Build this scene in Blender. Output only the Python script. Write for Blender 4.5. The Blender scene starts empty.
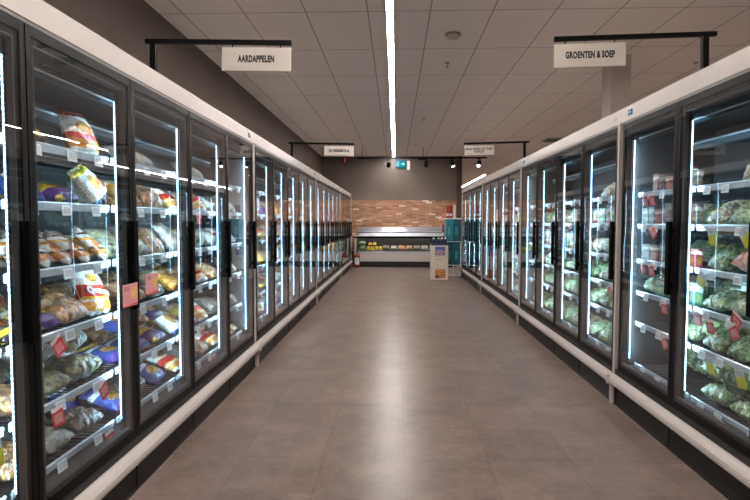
import bpy, bmesh, math, random
from math import sin, cos, pi, radians
from mathutils import Matrix, Vector, Euler
random.seed(11)
S = bpy.context.scene
COL = S.collection

# ------------------------------------------------------------------ helpers
def lin(h):
    h = h.lstrip('#'); r = []
    for i in (0, 2, 4):
        c = int(h[i:i+2], 16)/255
        r.append(c/12.92 if c <= .04045 else ((c+.055)/1.055)**2.4)
    return (*r, 1.0)

def link(o, parent=None):
    COL.objects.link(o)
    if parent: o.parent = parent
    return o

def tag(o, label, cat, group=None):
    o['label'] = label; o['category'] = cat
    if group: o['group'] = group
    return o

def empty(name, loc=(0, 0, 0), rz=0):
    o = bpy.data.objects.new(name, None); o.empty_display_size = .1
    o.location = loc; o.rotation_euler = (0, 0, rz)
    return link(o)

class MB:
    """collects shapes and links them as one mesh object"""
    def __init__(s): s.bm = bmesh.new(); s.uv = s.bm.loops.layers.uv.new('UVMap')
    def box(s, a, b, mi=0, bev=0, M=None, seg=2):
        x0, y0, z0 = [min(p, q) for p, q in zip(a, b)]; x1, y1, z1 = [max(p, q) for p, q in zip(a, b)]
        t = bmesh.new()
        vs = [t.verts.new(p) for p in ((x0,y0,z0),(x1,y0,z0),(x1,y1,z0),(x0,y1,z0),(x0,y0,z1),(x1,y0,z1),(x1,y1,z1),(x0,y1,z1))]
        for f in ((0,3,2,1),(4,5,6,7),(0,1,5,4),(1,2,6,5),(2,3,7,6),(3,0,4,7)): t.faces.new([vs[i] for i in f])
        if bev: bmesh.ops.bevel(t, geom=list(t.edges), offset=bev, segments=seg, affect='EDGES', profile=.6)
        return s._take(t, mi, M, (x0, y0, z0), (x1-x0 or 1, y1-y0 or 1, z1-z0 or 1))
    def _take(s, t, mi, M, o=(0, 0, 0), d=(1, 1, 1)):
        t.normal_update(); mp = {}
        for v in t.verts: mp[v] = s.bm.verts.new(M @ v.co if M else v.co)
        for f in t.faces:
            try: g = s.bm.faces.new([mp[v] for v in f.verts])
            except ValueError: continue
            g.material_index = mi; n = f.normal
            ax = max(range(3), key=lambda i: abs(n[i])); p, q = [(1, 2), (0, 2), (1, 0)][ax]
            for l, lv in zip(g.loops, f.verts):
                l[s.uv].uv = ((lv.co[p]-o[p])/d[p], (lv.co[q]-o[q])/d[q])
        t.free(); return s
    def tube(s, p, q, r, mi=0, n=12, r2=None, M=None):
        p, q = Vector(p), Vector(q); d = q-p
        t = bmesh.new()
        bmesh.ops.create_cone(t, cap_ends=True, segments=n, radius1=r, radius2=r if r2 is None else r2, depth=d.length)
        R = d.to_track_quat('Z', 'Y').to_matrix().to_4x4()
        bmesh.ops.transform(t, matrix=Matrix.Translation((p+q)/2) @ R, verts=t.verts)
        return s._take(t, mi, M)
    def prism(s, prof, y0, y1, mi=0):
        """profile in x,z swept along y"""
        t = bmesh.new()
        a = [t.verts.new((x, y0, z)) for x, z in prof]; b = [t.verts.new((x, y1, z)) for x, z in prof]
        n = len(prof)
        for i in range(n): t.faces.new([a[i], a[(i+1) % n], b[(i+1) % n], b[i]])
        t.faces.new(a[::-1]); t.faces.new(b)
        bmesh.ops.recalc_face_normals(t, faces=t.faces)
        return s._take(t, mi, None)
    def lathe(s, prof, c=(0, 0, 0), n=20, mi=0, M=None):
        t = bmesh.new(); rings = []
        for r, z in prof:
            rings.append([t.verts.new((c[0]+r*cos(2*pi*k/n), c[1]+r*sin(2*pi*k/n), c[2]+z)) for k in range(n)])
        for A, B in zip(rings, rings[1:]):
            for k in range(n): t.faces.new([A[k], A[(k+1) % n], B[(k+1) % n], B[k]])
        t.faces.new(rings[0][::-1]); t.faces.new(rings[-1])
        bmesh.ops.recalc_face_normals(t, faces=t.faces)
        return s._take(t, mi, M)
    def mesh(s, name, mats, smooth=False):
        me = bpy.data.meshes.new(name); s.bm.to_mesh(me); s.bm.free()
        for m in (mats if isinstance(mats, (list, tuple)) else [mats]): me.materials.append(m)
        if smooth:
            for p in me.polygons: p.use_smooth = True
        return me
    def build(s, name, mats, parent=None, smooth=False):
        return link(bpy.data.objects.new(name, s.mesh(name, mats, smooth)), parent)

def obj(name, me, parent=None, loc=(0, 0, 0), rot=(0, 0, 0)):
    o = bpy.data.objects.new(name, me); o.location = loc; o.rotation_euler = rot
    return link(o, parent)

def copy_tree(o, parent=None):
    c = o.copy(); COL.objects.link(c); c.parent = parent
    for ch in [x for x in COL.objects if x.parent is o]: copy_tree(ch, c)
    return c

# ------------------------------------------------------------------ materials
def newmat(name):
    m = bpy.data.materials.new(name); m.use_nodes = True
    nt = m.node_tree; nt.nodes.clear()
    out = nt.nodes.new('ShaderNodeOutputMaterial')
    return m, nt, out

def N(nt, t, **kw):
    n = nt.nodes.new(t)
    for k, v in kw.items():
        if k.startswith('i_'):
            key = k[2:]; n.inputs[int(key) if key.isdigit() else key.replace('_', ' ')].default_value = v
        else: setattr(n, k, v)
    return n

def val(nt, sock, v):
    if isinstance(v, (int, float)): sock.default_value = v
    else: nt.links.new(v, sock)

def M_(nt, op, a, b=0.0, c=None):
    n = nt.nodes.new('ShaderNodeMath'); n.operation = op
    val(nt, n.inputs[0], a); val(nt, n.inputs[1], b)
    if c is not None: val(nt, n.inputs[2], c)
    return n.outputs[0]

def MIX(nt, f, a, b):
    n = nt.nodes.new('ShaderNodeMix'); n.data_type = 'RGBA'
    val(nt, n.inputs[0], f)
    for s, v in ((n.inputs[6], a), (n.inputs[7], b)):
        if isinstance(v, tuple): s.default_value = v
        else: nt.links.new(v, s)
    return n.outputs[2]

def pbsdf(nt, out, col, rough=.5, metal=0, spec=.5, coat=0, bump=None, bstr=.2, bdist=.01):
    p = nt.nodes.new('ShaderNodeBsdfPrincipled')
    if isinstance(col, tuple): p.inputs['Base Color'].default_value = col
    else: nt.links.new(col, p.inputs['Base Color'])
    val(nt, p.inputs['Roughness'], rough)
    p.inputs['Metallic'].default_value = metal; p.inputs['Specular IOR Level'].default_value = spec
    p.inputs['Coat Weight'].default_value = coat; p.inputs['Coat Roughness'].default_value = .12
    if bump is not None:
        b = N(nt, 'ShaderNodeBump'); b.inputs['Strength'].default_value = bstr; b.inputs['Distance'].default_value = bdist
        nt.links.new(bump, b.inputs['Height']); nt.links.new(b.outputs[0], p.inputs['Normal'])
    nt.links.new(p.outputs[0], out.inputs[0]); return p

def noise(nt, vec, scale, detail=3, rough=.5):
    n = N(nt, 'ShaderNodeTexNoise'); n.inputs['Scale'].default_value = scale; n.inputs['Detail'].default_value = detail
    n.inputs['Roughness'].default_value = rough
    nt.links.new(vec, n.inputs['Vector']); return n.outputs['Fac']

def coords(nt, which='Object'):
    return N(nt, 'ShaderNodeTexCoord').outputs[which]

def plain(name, hexc, rough=.5, metal=0, spec=.5, grain=.06, scale=60, coat=0, bstr=.05):
    """solid paint or plastic with a fine grain"""
    m, nt, out = newmat(name); v = coords(nt)
    c = lin(hexc); n = noise(nt, v, scale)
    d = tuple(x*(1-grain) for x in c[:3])+(1,); u = tuple(min(1, x*(1+grain)) for x in c[:3])+(1,)
    col = MIX(nt, n, d, u)
    pbsdf(nt, out, col, rough, metal, spec, coat, n, bstr, .002); return m

def emit(name, rgb, strength):
    m, nt, out = newmat(name)
    e = N(nt, 'ShaderNodeEmission'); e.inputs[0].default_value = (*rgb, 1); e.inputs[1].default_value = strength
    nt.links.new(e.outputs[0], out.inputs[0]); return m

def glass_mat(name, f0=.04, tint=(.96, .98, .98), wav=.0, layers=1):
    m, nt, out = newmat(name)
    g = N(nt, 'ShaderNodeNewGeometry')
    d = N(nt, 'ShaderNodeVectorMath', operation='DOT_PRODUCT')
    nt.links.new(g.outputs['Normal'], d.inputs[0]); nt.links.new(g.outputs['Incoming'], d.inputs[1])
    c = M_(nt, 'SUBTRACT', 1.0, M_(nt, 'ABSOLUTE', d.outputs['Value']))
    fac = M_(nt, 'ADD', f0, M_(nt, 'MULTIPLY', 1-f0, M_(nt, 'POWER', c, 5.0)))
    if layers > 1: fac = M_(nt, 'DIVIDE', M_(nt, 'MULTIPLY', fac, layers), M_(nt, 'ADD', 1.0, M_(nt, 'MULTIPLY', fac, layers-1)))   # several panes behind each other
    t = N(nt, 'ShaderNodeBsdfTransparent'); t.inputs[0].default_value = (*tint, 1)
    gl = N(nt, 'ShaderNodeBsdfAnisotropic'); gl.inputs['Roughness'].default_value = .0
    gl.inputs['Color'].default_value = (1, 1, 1, 1)
    if wav:
        b = N(nt, 'ShaderNodeBump'); b.inputs['Strength'].default_value = 1; b.inputs['Distance'].default_value = wav
        nt.links.new(noise(nt, coords(nt), 2.2, 1), b.inputs['Height']); nt.links.new(b.outputs[0], gl.inputs['Normal'])
    mx = N(nt, 'ShaderNodeMixShader')
    nt.links.new(fac, mx.inputs[0]); nt.links.new(t.outputs[0], mx.inputs[1]); nt.links.new(gl.outputs[0], mx.inputs[2])
    nt.links.new(mx.outputs[0], out.inputs[0]); return m

MAT = {}
MAT['white'] = plain('white_enamel', '#c0b8b3', .2, coat=.3, grain=.02)
MAT['lip'] = plain('grey_lip', '#77716f', .4)
MAT['black'] = plain('black_aluminium', '#060606', .5, spec=.15, grain=.1)
MAT['blackm'] = plain('black_matt', '#030303', .7, spec=.08, grain=.1)
MAT['bar'] = plain('black_bar_paint', '#080707', .6, spec=.15, grain=.1)
MAT['kick'] = plain('kick_plate_black', '#0d0c0b', .5, grain=.15, scale=12)
MAT['gasket'] = plain('grey_gasket', '#3b3938', .5)
MAT['inner'] = plain('freezer_liner', '#3e3f41', .45, grain=.05)
MAT['mull'] = plain('dark_mullion', '#1a1a1b', .45)
MAT['wire'] = plain('wire_shelf_steel', '#4b4d50', .35, metal=.6)
MAT['grille'] = plain('air_grille', '#56636b', .3, metal=.4, grain=.3, scale=220)
MAT['rail'] = plain('clear_price_rail', '#c3d4e0', .2, coat=.5, grain=.08)
MAT['steel'] = plain('brushed_steel', '#a9abb2', .32, metal=.85, grain=.06)
MAT['chrome'] = plain('chrome', '#c5c5c5', .15, metal=1)
MAT['teal'] = plain('teal_card', '#1f7f86', .5, grain=.08)
MAT['teal2'] = plain('dark_teal_card', '#0f4a53', .5, grain=.08)
MAT['red'] = plain('red_paint', '#96121a', .35)
MAT['cream'] = plain('cream_card', '#d9cbbb', .6)
MAT['signw'] = plain('sign_board', '#cbc1b7', .55, grain=.02)
MAT['ink'] = plain('sign_ink', '#1b1a1a', .6)
MAT['navy'] = plain('navy_plastic', '#16324c', .3)
MAT['wcap'] = plain('white_plastic', '#dfe5e6', .4)
MAT['blue'] = plain('display_blue', '#31506e', .2)
MAT['greyp'] = plain('grey_plastic', '#8a8784', .45)
MAT['glass'] = glass_mat('door_glass', .04, (.97, .985, .99), .0006, 1.3)
MAT['cglass'] = glass_mat('counter_glass', .05, (.95, .97, .97))
MAT['led'] = emit('led_white_blue', (.62, .85, 1.0), 22)
MAT['ledbar'] = emit('led_bar_white_blue', (.50, .81, 1.0), 52)
MAT['strip'] = emit('ceiling_strip_light', (1, .945, .905), 118)
MAT['farstrip'] = emit('far_strip_light', (1, .93, .88), 150)
MAT['bulb'] = emit('spot_lens', (.9, .95, 1), 9)
MAT['exitlit'] = emit('exit_lit_teal', (.0, .30, .36), 1.0)
MAT['exitw'] = emit('exit_pictogram', (.55, .95, 1), 1.0)
MAT['exitg'] = plain('exit_green', '#0d4a36', .4)
MAT['glow'] = emit('temperature_digits', (.35, .6, 1), .6)

def led_dots(name, rgb, on_, off_):
    m, nt, out = newmat(name)
    z = N(nt, 'ShaderNodeSeparateXYZ'); nt.links.new(coords(nt), z.inputs[0])
    fr = M_(nt, 'FRACT', M_(nt, 'MULTIPLY', z.outputs[2], 50.0))
    on = M_(nt, 'LESS_THAN', fr, .5)
    e = N(nt, 'ShaderNodeEmission'); e.inputs[0].default_value = (*rgb, 1)
    nt.links.new(M_(nt, 'ADD', off_, M_(nt, 'MULTIPLY', on, on_-off_)), e.inputs[1]); nt.links.new(e.outputs[0], out.inputs[0]); return m
MAT['dots'] = led_dots('led_diode_row', (.4, .74, 1), 1.1, 0.0)
MAT['led'] = led_dots('led_edge_white_blue', (.42, .74, 1), 22, 6)

def floor_mat():
    m, nt, out = newmat('brown_grey_floor_tiles'); v = coords(nt)
    s = N(nt, 'ShaderNodeSeparateXYZ'); nt.links.new(v, s.inputs[0])
    T = .468
    def fr(o, off): return M_(nt, 'FRACT', M_(nt, 'DIVIDE', M_(nt, 'ADD', o, off), T))
    fx, fy = fr(s.outputs[0], 20*T-.058), fr(s.outputs[1], 20*T+.22)
    def edge(f): return M_(nt, 'MINIMUM', f, M_(nt, 'SUBTRACT', 1.0, f))
    e = M_(nt, 'MINIMUM', edge(fx), edge(fy))
    g = M_(nt, 'LESS_THAN', e, .0036)
    ix = M_(nt, 'FLOOR', M_(nt, 'DIVIDE', M_(nt, 'ADD', s.outputs[0], 20*T-.058), T)); iy = M_(nt, 'FLOOR', M_(nt, 'DIVIDE', M_(nt, 'ADD', s.outputs[1], 20*T+.22), T))
    cb = N(nt, 'ShaderNodeCombineXYZ'); nt.links.new(ix, cb.inputs[0]); nt.links.new(iy, cb.inputs[1])
    wn = N(nt, 'ShaderNodeTexWhiteNoise'); nt.links.new(cb.outputs[0], wn.inputs['Vector'])
    n1 = noise(nt, v, 3.2, 6, .62); n2 = noise(nt, v, 22, 4, .6)
    a = M_(nt, 'ADD', M_(nt, 'MULTIPLY', n1, .62), M_(nt, 'ADD', M_(nt, 'MULTIPLY', n2, .28), M_(nt, 'MULTIPLY', wn.outputs['Value'], .10)))
    r = N(nt, 'ShaderNodeValToRGB'); nt.links.new(a, r.inputs[0])
    r.color_ramp.elements[0].position = .36; r.color_ramp.elements[0].color = lin('#60534c')
    r.color_ramp.elements[1].position = .64; r.color_ramp.elements[1].color = lin('#7f6f67')
    col = MIX(nt, M_(nt, 'MULTIPLY', g, .5), r.outputs[0], lin('#2f2825'))
    rg = M_(nt, 'ADD', .27, M_(nt, 'MULTIPLY', n1, .06))
    pbsdf(nt, out, col, rg, spec=.10, bump=n2, bstr=.03, bdist=.001); return m

def ceil_mat():
    m, nt, out = newmat('mineral_ceiling_tiles'); v = coords(nt)
    s = N(nt, 'ShaderNodeSeparateXYZ'); nt.links.new(v, s.inputs[0])
    def edge(o, off, T):
        f = M_(nt, 'FRACT', M_(nt, 'DIVIDE', M_(nt, 'ADD', o, 60*T-off), T))
        return M_(nt, 'MULTIPLY', M_(nt, 'MINIMUM', f, M_(nt, 'SUBTRACT', 1.0, f)), T)
    e = M_(nt, 'MINIMUM', edge(s.outputs[0], .332, .610), edge(s.outputs[1], 5.453, 1.177))
    g = M_(nt, 'LESS_THAN', e, .0065)
    n = noise(nt, v, 90, 3); n1 = noise(nt, v, 1.1, 2)
    c = MIX(nt, n, lin('#f0ece9'), lin('#f5f2ef'))
    c = MIX(nt, M_(nt, 'MULTIPLY', n1, .25), c, lin('#e2dcd8'))
    col = MIX(nt, M_(nt, 'MULTIPLY', g, .6), c, lin('#5b5350'))
    pbsdf(nt, out, col, .9, spec=.1, bump=n, bstr=.1, bdist=.002); return m

def wall_mat(name, a, b):
    m, nt, out = newmat(name); v = coords(nt)
    n = noise(nt, v, 1.6, 4); n2 = noise(nt, v, 120, 2)
    pbsdf(nt, out, MIX(nt, n, lin(a), lin(b)), .8, spec=.2, bump=n2, bstr=.08, bdist=.002); return m

def brick_mat():
    m, nt, out = newmat('thin_brick_cladding'); v = coords(nt)
    mp = N(nt, 'ShaderNodeMapping'); mp.inputs['Rotation'].default_value = (radians(90), 0, 0)
    nt.links.new(v, mp.inputs[0])
    b = N(nt, 'ShaderNodeTexBrick'); nt.links.new(mp.outputs[0], b.inputs['Vector'])
    b.inputs['Scale'].default_value = 1; b.inputs['Brick Width'].default_value = .21; b.inputs['Row Height'].default_value = .052
    b.inputs['Mortar Size'].default_value = .006; b.inputs['Color1'].default_value = (0, 0, 0, 1); b.inputs['Color2'].default_value = (1, 1, 1, 1)
    b.inputs['Mortar'].default_value = (.5, .5, .5, 1); b.inputs['Bias'].default_value = 0
    r = N(nt, 'ShaderNodeValToRGB'); nt.links.new(b.outputs['Color'], r.inputs[0])
    els = r.color_ramp.elements; els[0].position = 0; els[0].color = lin('#70503f'); els[1].position = 1; els[1].color = lin('#e0d2c2')
    for p, c in ((.25, '#94694f'), (.5, '#a67b62'), (.75, '#8f6349'), (.92, '#b8917a')):
        e = els.new(p); e.color = lin(c)
    n = noise(nt, v, 14, 4)
    c = MIX(nt, M_(nt, 'MULTIPLY', n, .5), r.outputs[0], lin('#856049'))
    c = MIX(nt, b.outputs['Fac'], c, lin('#8c755f'))
    pbsdf(nt, out, c, .85, spec=.2, bump=M_(nt, 'SUBTRACT', n, b.outputs['Fac']), bstr=.4, bdist=.01); return m

# printed film / card: colours by the surface's own u,v
def print_mat(name, base, bands=(), blobs=(), rough=.24, crinkle=.6, lines=None, mini=True):
    m, nt, out = newmat(name)
    uv = N(nt, 'ShaderNodeUVMap'); s = N(nt, 'ShaderNodeSeparateXYZ'); nt.links.new(uv.outputs[0], s.inputs[0])
    u, v = s.outputs[0], s.outputs[1]; obc = coords(nt)
    n = noise(nt, obc, 26, 3)
    col = lin(base)
    col = MIX(nt, M_(nt, 'MULTIPLY', n, .12), col, lin('#777777'))
    for v0, v1, sl, hx in bands:
        w = M_(nt, 'ADD', v, M_(nt, 'MULTIPLY', M_(nt, 'SUBTRACT', u, .5), sl))
        w = M_(nt, 'ADD', w, M_(nt, 'MULTIPLY', M_(nt, 'SINE', M_(nt, 'MULTIPLY', u, 6.0)), .03))
        f = M_(nt, 'MULTIPLY', M_(nt, 'GREATER_THAN', w, v0), M_(nt, 'LESS_THAN', w, v1))
        col = MIX(nt, f, col, lin(hx))
    for uc, vc, ru, rv, ca, cb_, sc in blobs:
        a = M_(nt, 'POWER', M_(nt, 'DIVIDE', M_(nt, 'SUBTRACT', u, uc), ru), 2.0)
        b = M_(nt, 'POWER', M_(nt, 'DIVIDE', M_(nt, 'SUBTRACT', v, vc), rv), 2.0)
        d = M_(nt, 'ADD', M_(nt, 'ADD', a, b), M_(nt, 'MULTIPLY', M_(nt, 'SUBTRACT', n, .5), .9))
        vo = N(nt, 'ShaderNodeTexVoronoi'); vo.inputs['Scale'].default_value = sc*1.7; nt.links.new(uv.outputs[0], vo.inputs['Vector'])
        sv = N(nt, 'ShaderNodeSeparateXYZ'); nt.links.new(vo.outputs['Color'], sv.inputs[0])
        food = MIX(nt, sv.outputs[0], lin(ca), lin(cb_))
        col = MIX(nt, M_(nt, 'LESS_THAN', d, 1.0), col, food)
    if mini and not lines:                                           # small print on the pack
        st = M_(nt, 'LESS_THAN', M_(nt, 'FRACT', M_(nt, 'MULTIPLY', v, 22.0)), .5)
        cbx = N(nt, 'ShaderNodeCombineXYZ'); nt.links.new(M_(nt, 'MULTIPLY', u, 26.0), cbx.inputs[0]); nt.links.new(M_(nt, 'FLOOR', M_(nt, 'MULTIPLY', v, 22.0)), cbx.inputs[1])
        f = M_(nt, 'MULTIPLY', st, M_(nt, 'GREATER_THAN', noise(nt, cbx.outputs[0], .8, 0), .56))
        f = M_(nt, 'MULTIPLY', f, M_(nt, 'GREATER_THAN', noise(nt, uv.outputs[0], 3.0, 0), .45))
        col = MIX(nt, M_(nt, 'MULTIPLY', f, .7), col, lin(mini if isinstance(mini, str) else '#4a3a3a'))
    if lines:
        v0, v1, u0, u1, hx = lines
        st = M_(nt, 'LESS_THAN', M_(nt, 'FRACT', M_(nt, 'MULTIPLY', v, 14.0)), .5)
        nn = noise(nt, uv.outputs[0], 34, 0)
        f = M_(nt, 'MULTIPLY', st, M_(nt, 'GREATER_THAN', nn, .44))
        for o_, lo, hi in ((v, v0, v1), (u, u0, u1)):
            f = M_(nt, 'MULTIPLY', f, M_(nt, 'MULTIPLY', M_(nt, 'GREATER_THAN', o_, lo), M_(nt, 'LESS_THAN', o_, hi)))
        col = MIX(nt, f, col, lin(hx))
    wr = noise(nt, obc, 34, 2, .4)
    pbsdf(nt, out, col, rough, spec=.5, bump=wr, bstr=crinkle, bdist=.012); return m

# clear film over food pieces
def film_mat(name, cols, sc=26, film=.12):
    m, nt, out = newmat(name); v = coords(nt)
    nz = noise(nt, v, 9, 2)
    vm = N(nt, 'ShaderNodeVectorMath', operation='ADD'); nt.links.new(v, vm.inputs[0])
    cb = N(nt, 'ShaderNodeCombineXYZ'); nt.links.new(M_(nt, 'MULTIPLY', nz, .03), cb.inputs[0]); nt.links.new(cb.outputs[0], vm.inputs[1])
    vo = N(nt, 'ShaderNodeTexVoronoi'); vo.inputs['Scale'].default_value = sc*1.6; nt.links.new(vm.outputs[0], vo.inputs['Vector'])
    sv = N(nt, 'ShaderNodeSeparateXYZ'); nt.links.new(vo.outputs['Color'], sv.inputs[0])
    r = N(nt, 'ShaderNodeValToRGB'); nt.links.new(sv.outputs[0], r.inputs[0]); els = r.color_ramp.elements
    r.color_ramp.interpolation = 'LINEAR'
    els[0].color = lin(cols[0]); els[1].color = lin(cols[-1])
    for i, c in enumerate(cols[1:-1]):
        e = els.new((i+1)/(len(cols)-1)); e.color = lin(c)
    col = MIX(nt, film, r.outputs[0], lin('#d5dcda'))
    h = M_(nt, 'ADD', M_(nt, 'MULTIPLY', vo.outputs['Distance'], -.7), M_(nt, 'MULTIPLY', noise(nt, v, 40, 2), .8))
    pbsdf(nt, out, col, .3, spec=.6, coat=.5, bump=h, bstr=.8, bdist=.014); return m

P = {}   # look key -> (material, words for the label, thing name, category, shape)
def style(k, mat, words, name, cat, shape): P[k] = (mat, words, name, cat, shape)
style('burger', print_mat('burger_bag_print', '#ece8e2', [(.08, .30, .15, '#d98b3a'), (.30, .44, .15, '#c62a20'), (.93, 1, 0, '#b5302a')], [(.5, .60, .30, .17, '#e8b23a', '#b8461f', 9)]), 'white bag with burger picture', 'snack_bag', 'bag', 'pillow')
style('redband', print_mat('red_band_bag_print', '#efeae2', [(.04, .22, .1, '#e0a13c'), (.28, .56, .18, '#d2301f'), (.24, .30, .18, '#f0c344')], [(.45, .72, .22, .10, '#d7a94a', '#9c7a3a', 12), (.5, .12, .4, .09, '#d9993a', '#a8652a', 14)]), 'white bag with red band', 'snack_bag', 'bag', 'pillow')
style('fries', print_mat('fries_bag_print', '#dfe0d4', [(.86, 1, 0, '#cfc53c'), (0, .10, 0, '#2c4a86')], [(.42, .50, .22, .24, '#e2bf5a', '#9a5a3a', 11), (.75, .42, .17, .2, '#a8343c', '#c98a5a', 10)]), 'pale bag with yellow edge', 'potato_bag', 'bag', 'pillow')
style('gold', print_mat('golden_potato_print', '#d99a36', [(.72, 1, .1, '#e8d9b8'), (0, .1, 0, '#8a4a1c')], [(.5, .38, .36, .26, '#f0c768', '#b8702a', 16)]), 'golden potato bag', 'potato_bag', 'bag', 'pillow')
style('snackd', print_mat('striped_snack_print', '#c9c4ba', [(.0, .22, .5, '#b5692c'), (.22, .30, .5, '#3a2a22'), (.58, .70, .5, '#d8912f'), (.84, .92, .5, '#4a2c20')], [(.5, .45, .4, .13, '#c47a38', '#7d3f1e', 10)]), 'orange striped snack pack', 'snack_pack', 'pack', 'flat')
style('bluep', print_mat('blue_purple_bag_print', '#2b4a9a', [(.66, .82, .1, '#d8d6e0'), (0, .16, 0, '#5a3a86')], [(.5, .40, .32, .2, '#d9b25a', '#8a4a36', 12)]), 'blue bag with pale band', 'snack_bag', 'bag', 'pillow')
style('yellowp', print_mat('yellow_purple_bag_print', '#d8c03c', [(.0, .36, .2, '#5a3f78'), (.8, 1, 0, '#efe8d0')], [(.55, .55, .25, .18, '#c7522d', '#e2a14a', 9)]), 'yellow and purple bag', 'snack_bag', 'bag', 'pillow')
style('dark', print_mat('dark_snack_print', '#3a2b28', [(.06, .22, .1, '#d7b733'), (.8, .95, 0, '#6b3a30')], [(.5, .52, .34, .2, '#a8622f', '#5b3520', 11)]), 'dark brown bag with yellow stripe', 'snack_bag', 'bag', 'pillow')
style('grey', print_mat('grey_white_bag_print', '#b9b7b0', [(.0, .2, 0, '#8b8a84')], [(.5, .5, .3, .2, '#8f8468', '#c7bfa2', 13)]), 'plain grey white bag', 'frozen_bag', 'bag', 'pillow')
style('olive', film_mat('olive_clear_film', ['#3f3c22', '#8a8450', '#22231f', '#b3a870'], 22, .10), 'clear bag of olive brown pieces', 'frozen_bag', 'bag', 'lump')
style('pasta', film_mat('orange_clear_film', ['#a85f28', '#d99a4a', '#6e3a1c', '#e3c08a'], 24, .12), 'clear bag of orange snacks', 'frozen_bag', 'bag', 'lump')
style('brownc', film_mat('brown_clear_film', ['#4a352a', '#6e5240', '#33261f', '#8d7358'], 22, .15), 'clear bag of brown snacks', 'frozen_bag', 'bag', 'lump')
style('green', film_mat('green_vegetable_film', ['#2c4a1a', '#6d8f40', '#1c3312', '#9ab878'], 30, .10), 'clear bag of green vegetables', 'vegetable_bag', 'bag', 'lump')
style('lgreen', film_mat('pale_green_vegetable_film', ['#56783a', '#a3bd7c', '#35521f', '#cfdcb8'], 32, .12), 'clear bag of pale green vegetables', 'vegetable_bag', 'bag', 'lump')
style('mixveg', film_mat('mixed_vegetable_film', ['#c8a83a', '#5d7a3c', '#4a2c3c', '#d9d3b0', '#8a4a2a'], 40, .12), 'clear bag of mixed vegetables', 'vegetable_bag', 'bag', 'lump')
style('carrot', film_mat('carrot_film', ['#c96a42', '#dd8f68', '#b55a38', '#f0bc9c'], 26, .12), 'clear bag of orange carrots', 'vegetable_bag', 'bag', 'lump')
style('whiteveg', film_mat('white_vegetable_film', ['#d9d6c6', '#b9b79c', '#f0ede2', '#c7773a', '#5d7a3a'], 26, .12), 'clear bag of white vegetables', 'vegetable_bag', 'bag', 'lump')
style('gcarton', print_mat('green_carton_print', '#6d9a8a', [(.62, .9, 0, '#dfe6dc'), (0, .12, 0, '#3d6a52')], [(.5, .36, .32, .18, '#4f7d3a', '#b8c47a', 12)], .45, .02), 'pale green carton', 'food_carton', 'carton', 'carton')
style('wcarton', print_mat('white_carton_print', '#d8dbd8', [(.0, .25, 0, '#a9553a'), (.84, 1, 0, '#7d8a8a')], [(.5, .5, .3, .18, '#b8783c', '#6a7d3a', 12)], .45, .02), 'white carton with brown base', 'food_carton', 'carton', 'carton')
style('rcarton', print_mat('red_carton_print', '#8d2c2a', [(.7, .9, 0, '#d9c9b4')], [(.5, .38, .32, .2, '#c8853c', '#5b2a20', 12)], .45, .02), 'dark red carton', 'food_carton', 'carton', 'carton')
style('dcarton', print_mat('dark_carton_print', '#3b3434', [(.66, .86, 0, '#8d7d70')], [(.5, .36, .34, .2, '#7d5a3a', '#3a2a22', 12)], .45, .02), 'dark grey carton', 'food_carton', 'carton', 'carton')
style('ypack', print_mat('yellow_pack_print', '#e8c818', [(.1, .3, 0, '#c99a10')], [(.5, .6, .25, .16, '#f3e08a', '#b8861a', 9)]), 'bright yellow pack', 'frozen_pack', 'pack', 'flat')

# ------------------------------------------------------------------ product shapes (front faces +x, width y, height z, standing on z=0)
def bag_mesh(name, w, h, t, lump=0.0, seed=0, nu=18, nv=22):
    rnd = random.Random(seed); ph = [rnd.uniform(0, 6.28) for _ in range(6)]
    bm = bmesh.new(); uvl = bm.loops.layers.uv.new('UVMap')
    def prof(u, v):
        a = max(0, 1-abs(2*u)**2.6); b = max(0, 1-abs(2*v)**3.2)
        k = (a*b)**.55
        sag = 1+.35*(-v)                                            # the contents settle low
        lu = 1+lump*(.5*sin(u*16+ph[0]+3*v)*sin(v*19+ph[1]+4*u)+.4*sin(u*34+ph[2]+v*11)*sin(v*31+ph[3]-u*7))
        return t*.5*k*sag*lu+.0012
    def pos(u, v, s):
        pinch = 1-.10*(abs(2*v)**4)*0-.06*(1-abs(2*v)**2)*0
        edge = .012*sin(v*23+ph[4])*(abs(2*u)**6)*w*4
        bulge = .05*(1-abs(2*v)**2)
        return (s*prof(u, v), u*w*(1-bulge*.6)+edge*.3, (v+.5)*h+.006*sin(u*21+ph[5])*(abs(2*v)**8))
    rows = []
    for s in (1, -1):
        g = [[bm.verts.new(pos(i/nu-.5, j/nv-.5, s)) for i in range(nu+1)] for j in range(nv+1)]
        rows.append(g)
        for j in range(nv):
            for i in range(nu):
                q = [g[j][i], g[j][i+1], g[j+1][i+1], g[j+1][i]]; c = [(i, j), (i+1, j), (i+1, j+1), (i, j+1)]
                if s < 0: q.reverse(); c.reverse()
                f = bm.faces.new(q)
                for l, (ci, cj) in zip(f.loops, c): l[uvl].uv = (ci/nu, cj/nv)
    A, B = rows
    ring = lambda g: [g[0][i] for i in range(nu)]+[g[j][nu] for j in range(nv)]+[g[nv][i] for i in range(nu, 0, -1)]+[g[j][0] for j in range(nv, 0, -1)]
    ra, rb = ring(A), ring(B)
    for k in range(len(ra)):
        f = bm.faces.new([ra[k], rb[k], rb[(k+1) % len(rb)], ra[(k+1) % len(ra)]])
        for l in f.loops: l[uvl].uv = (.5, .02)
    me = bpy.data.meshes.new(name); bm.to_mesh(me); bm.free()
    for p in me.polygons: p.use_smooth = True
    me.materials.append(None); return me

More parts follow.
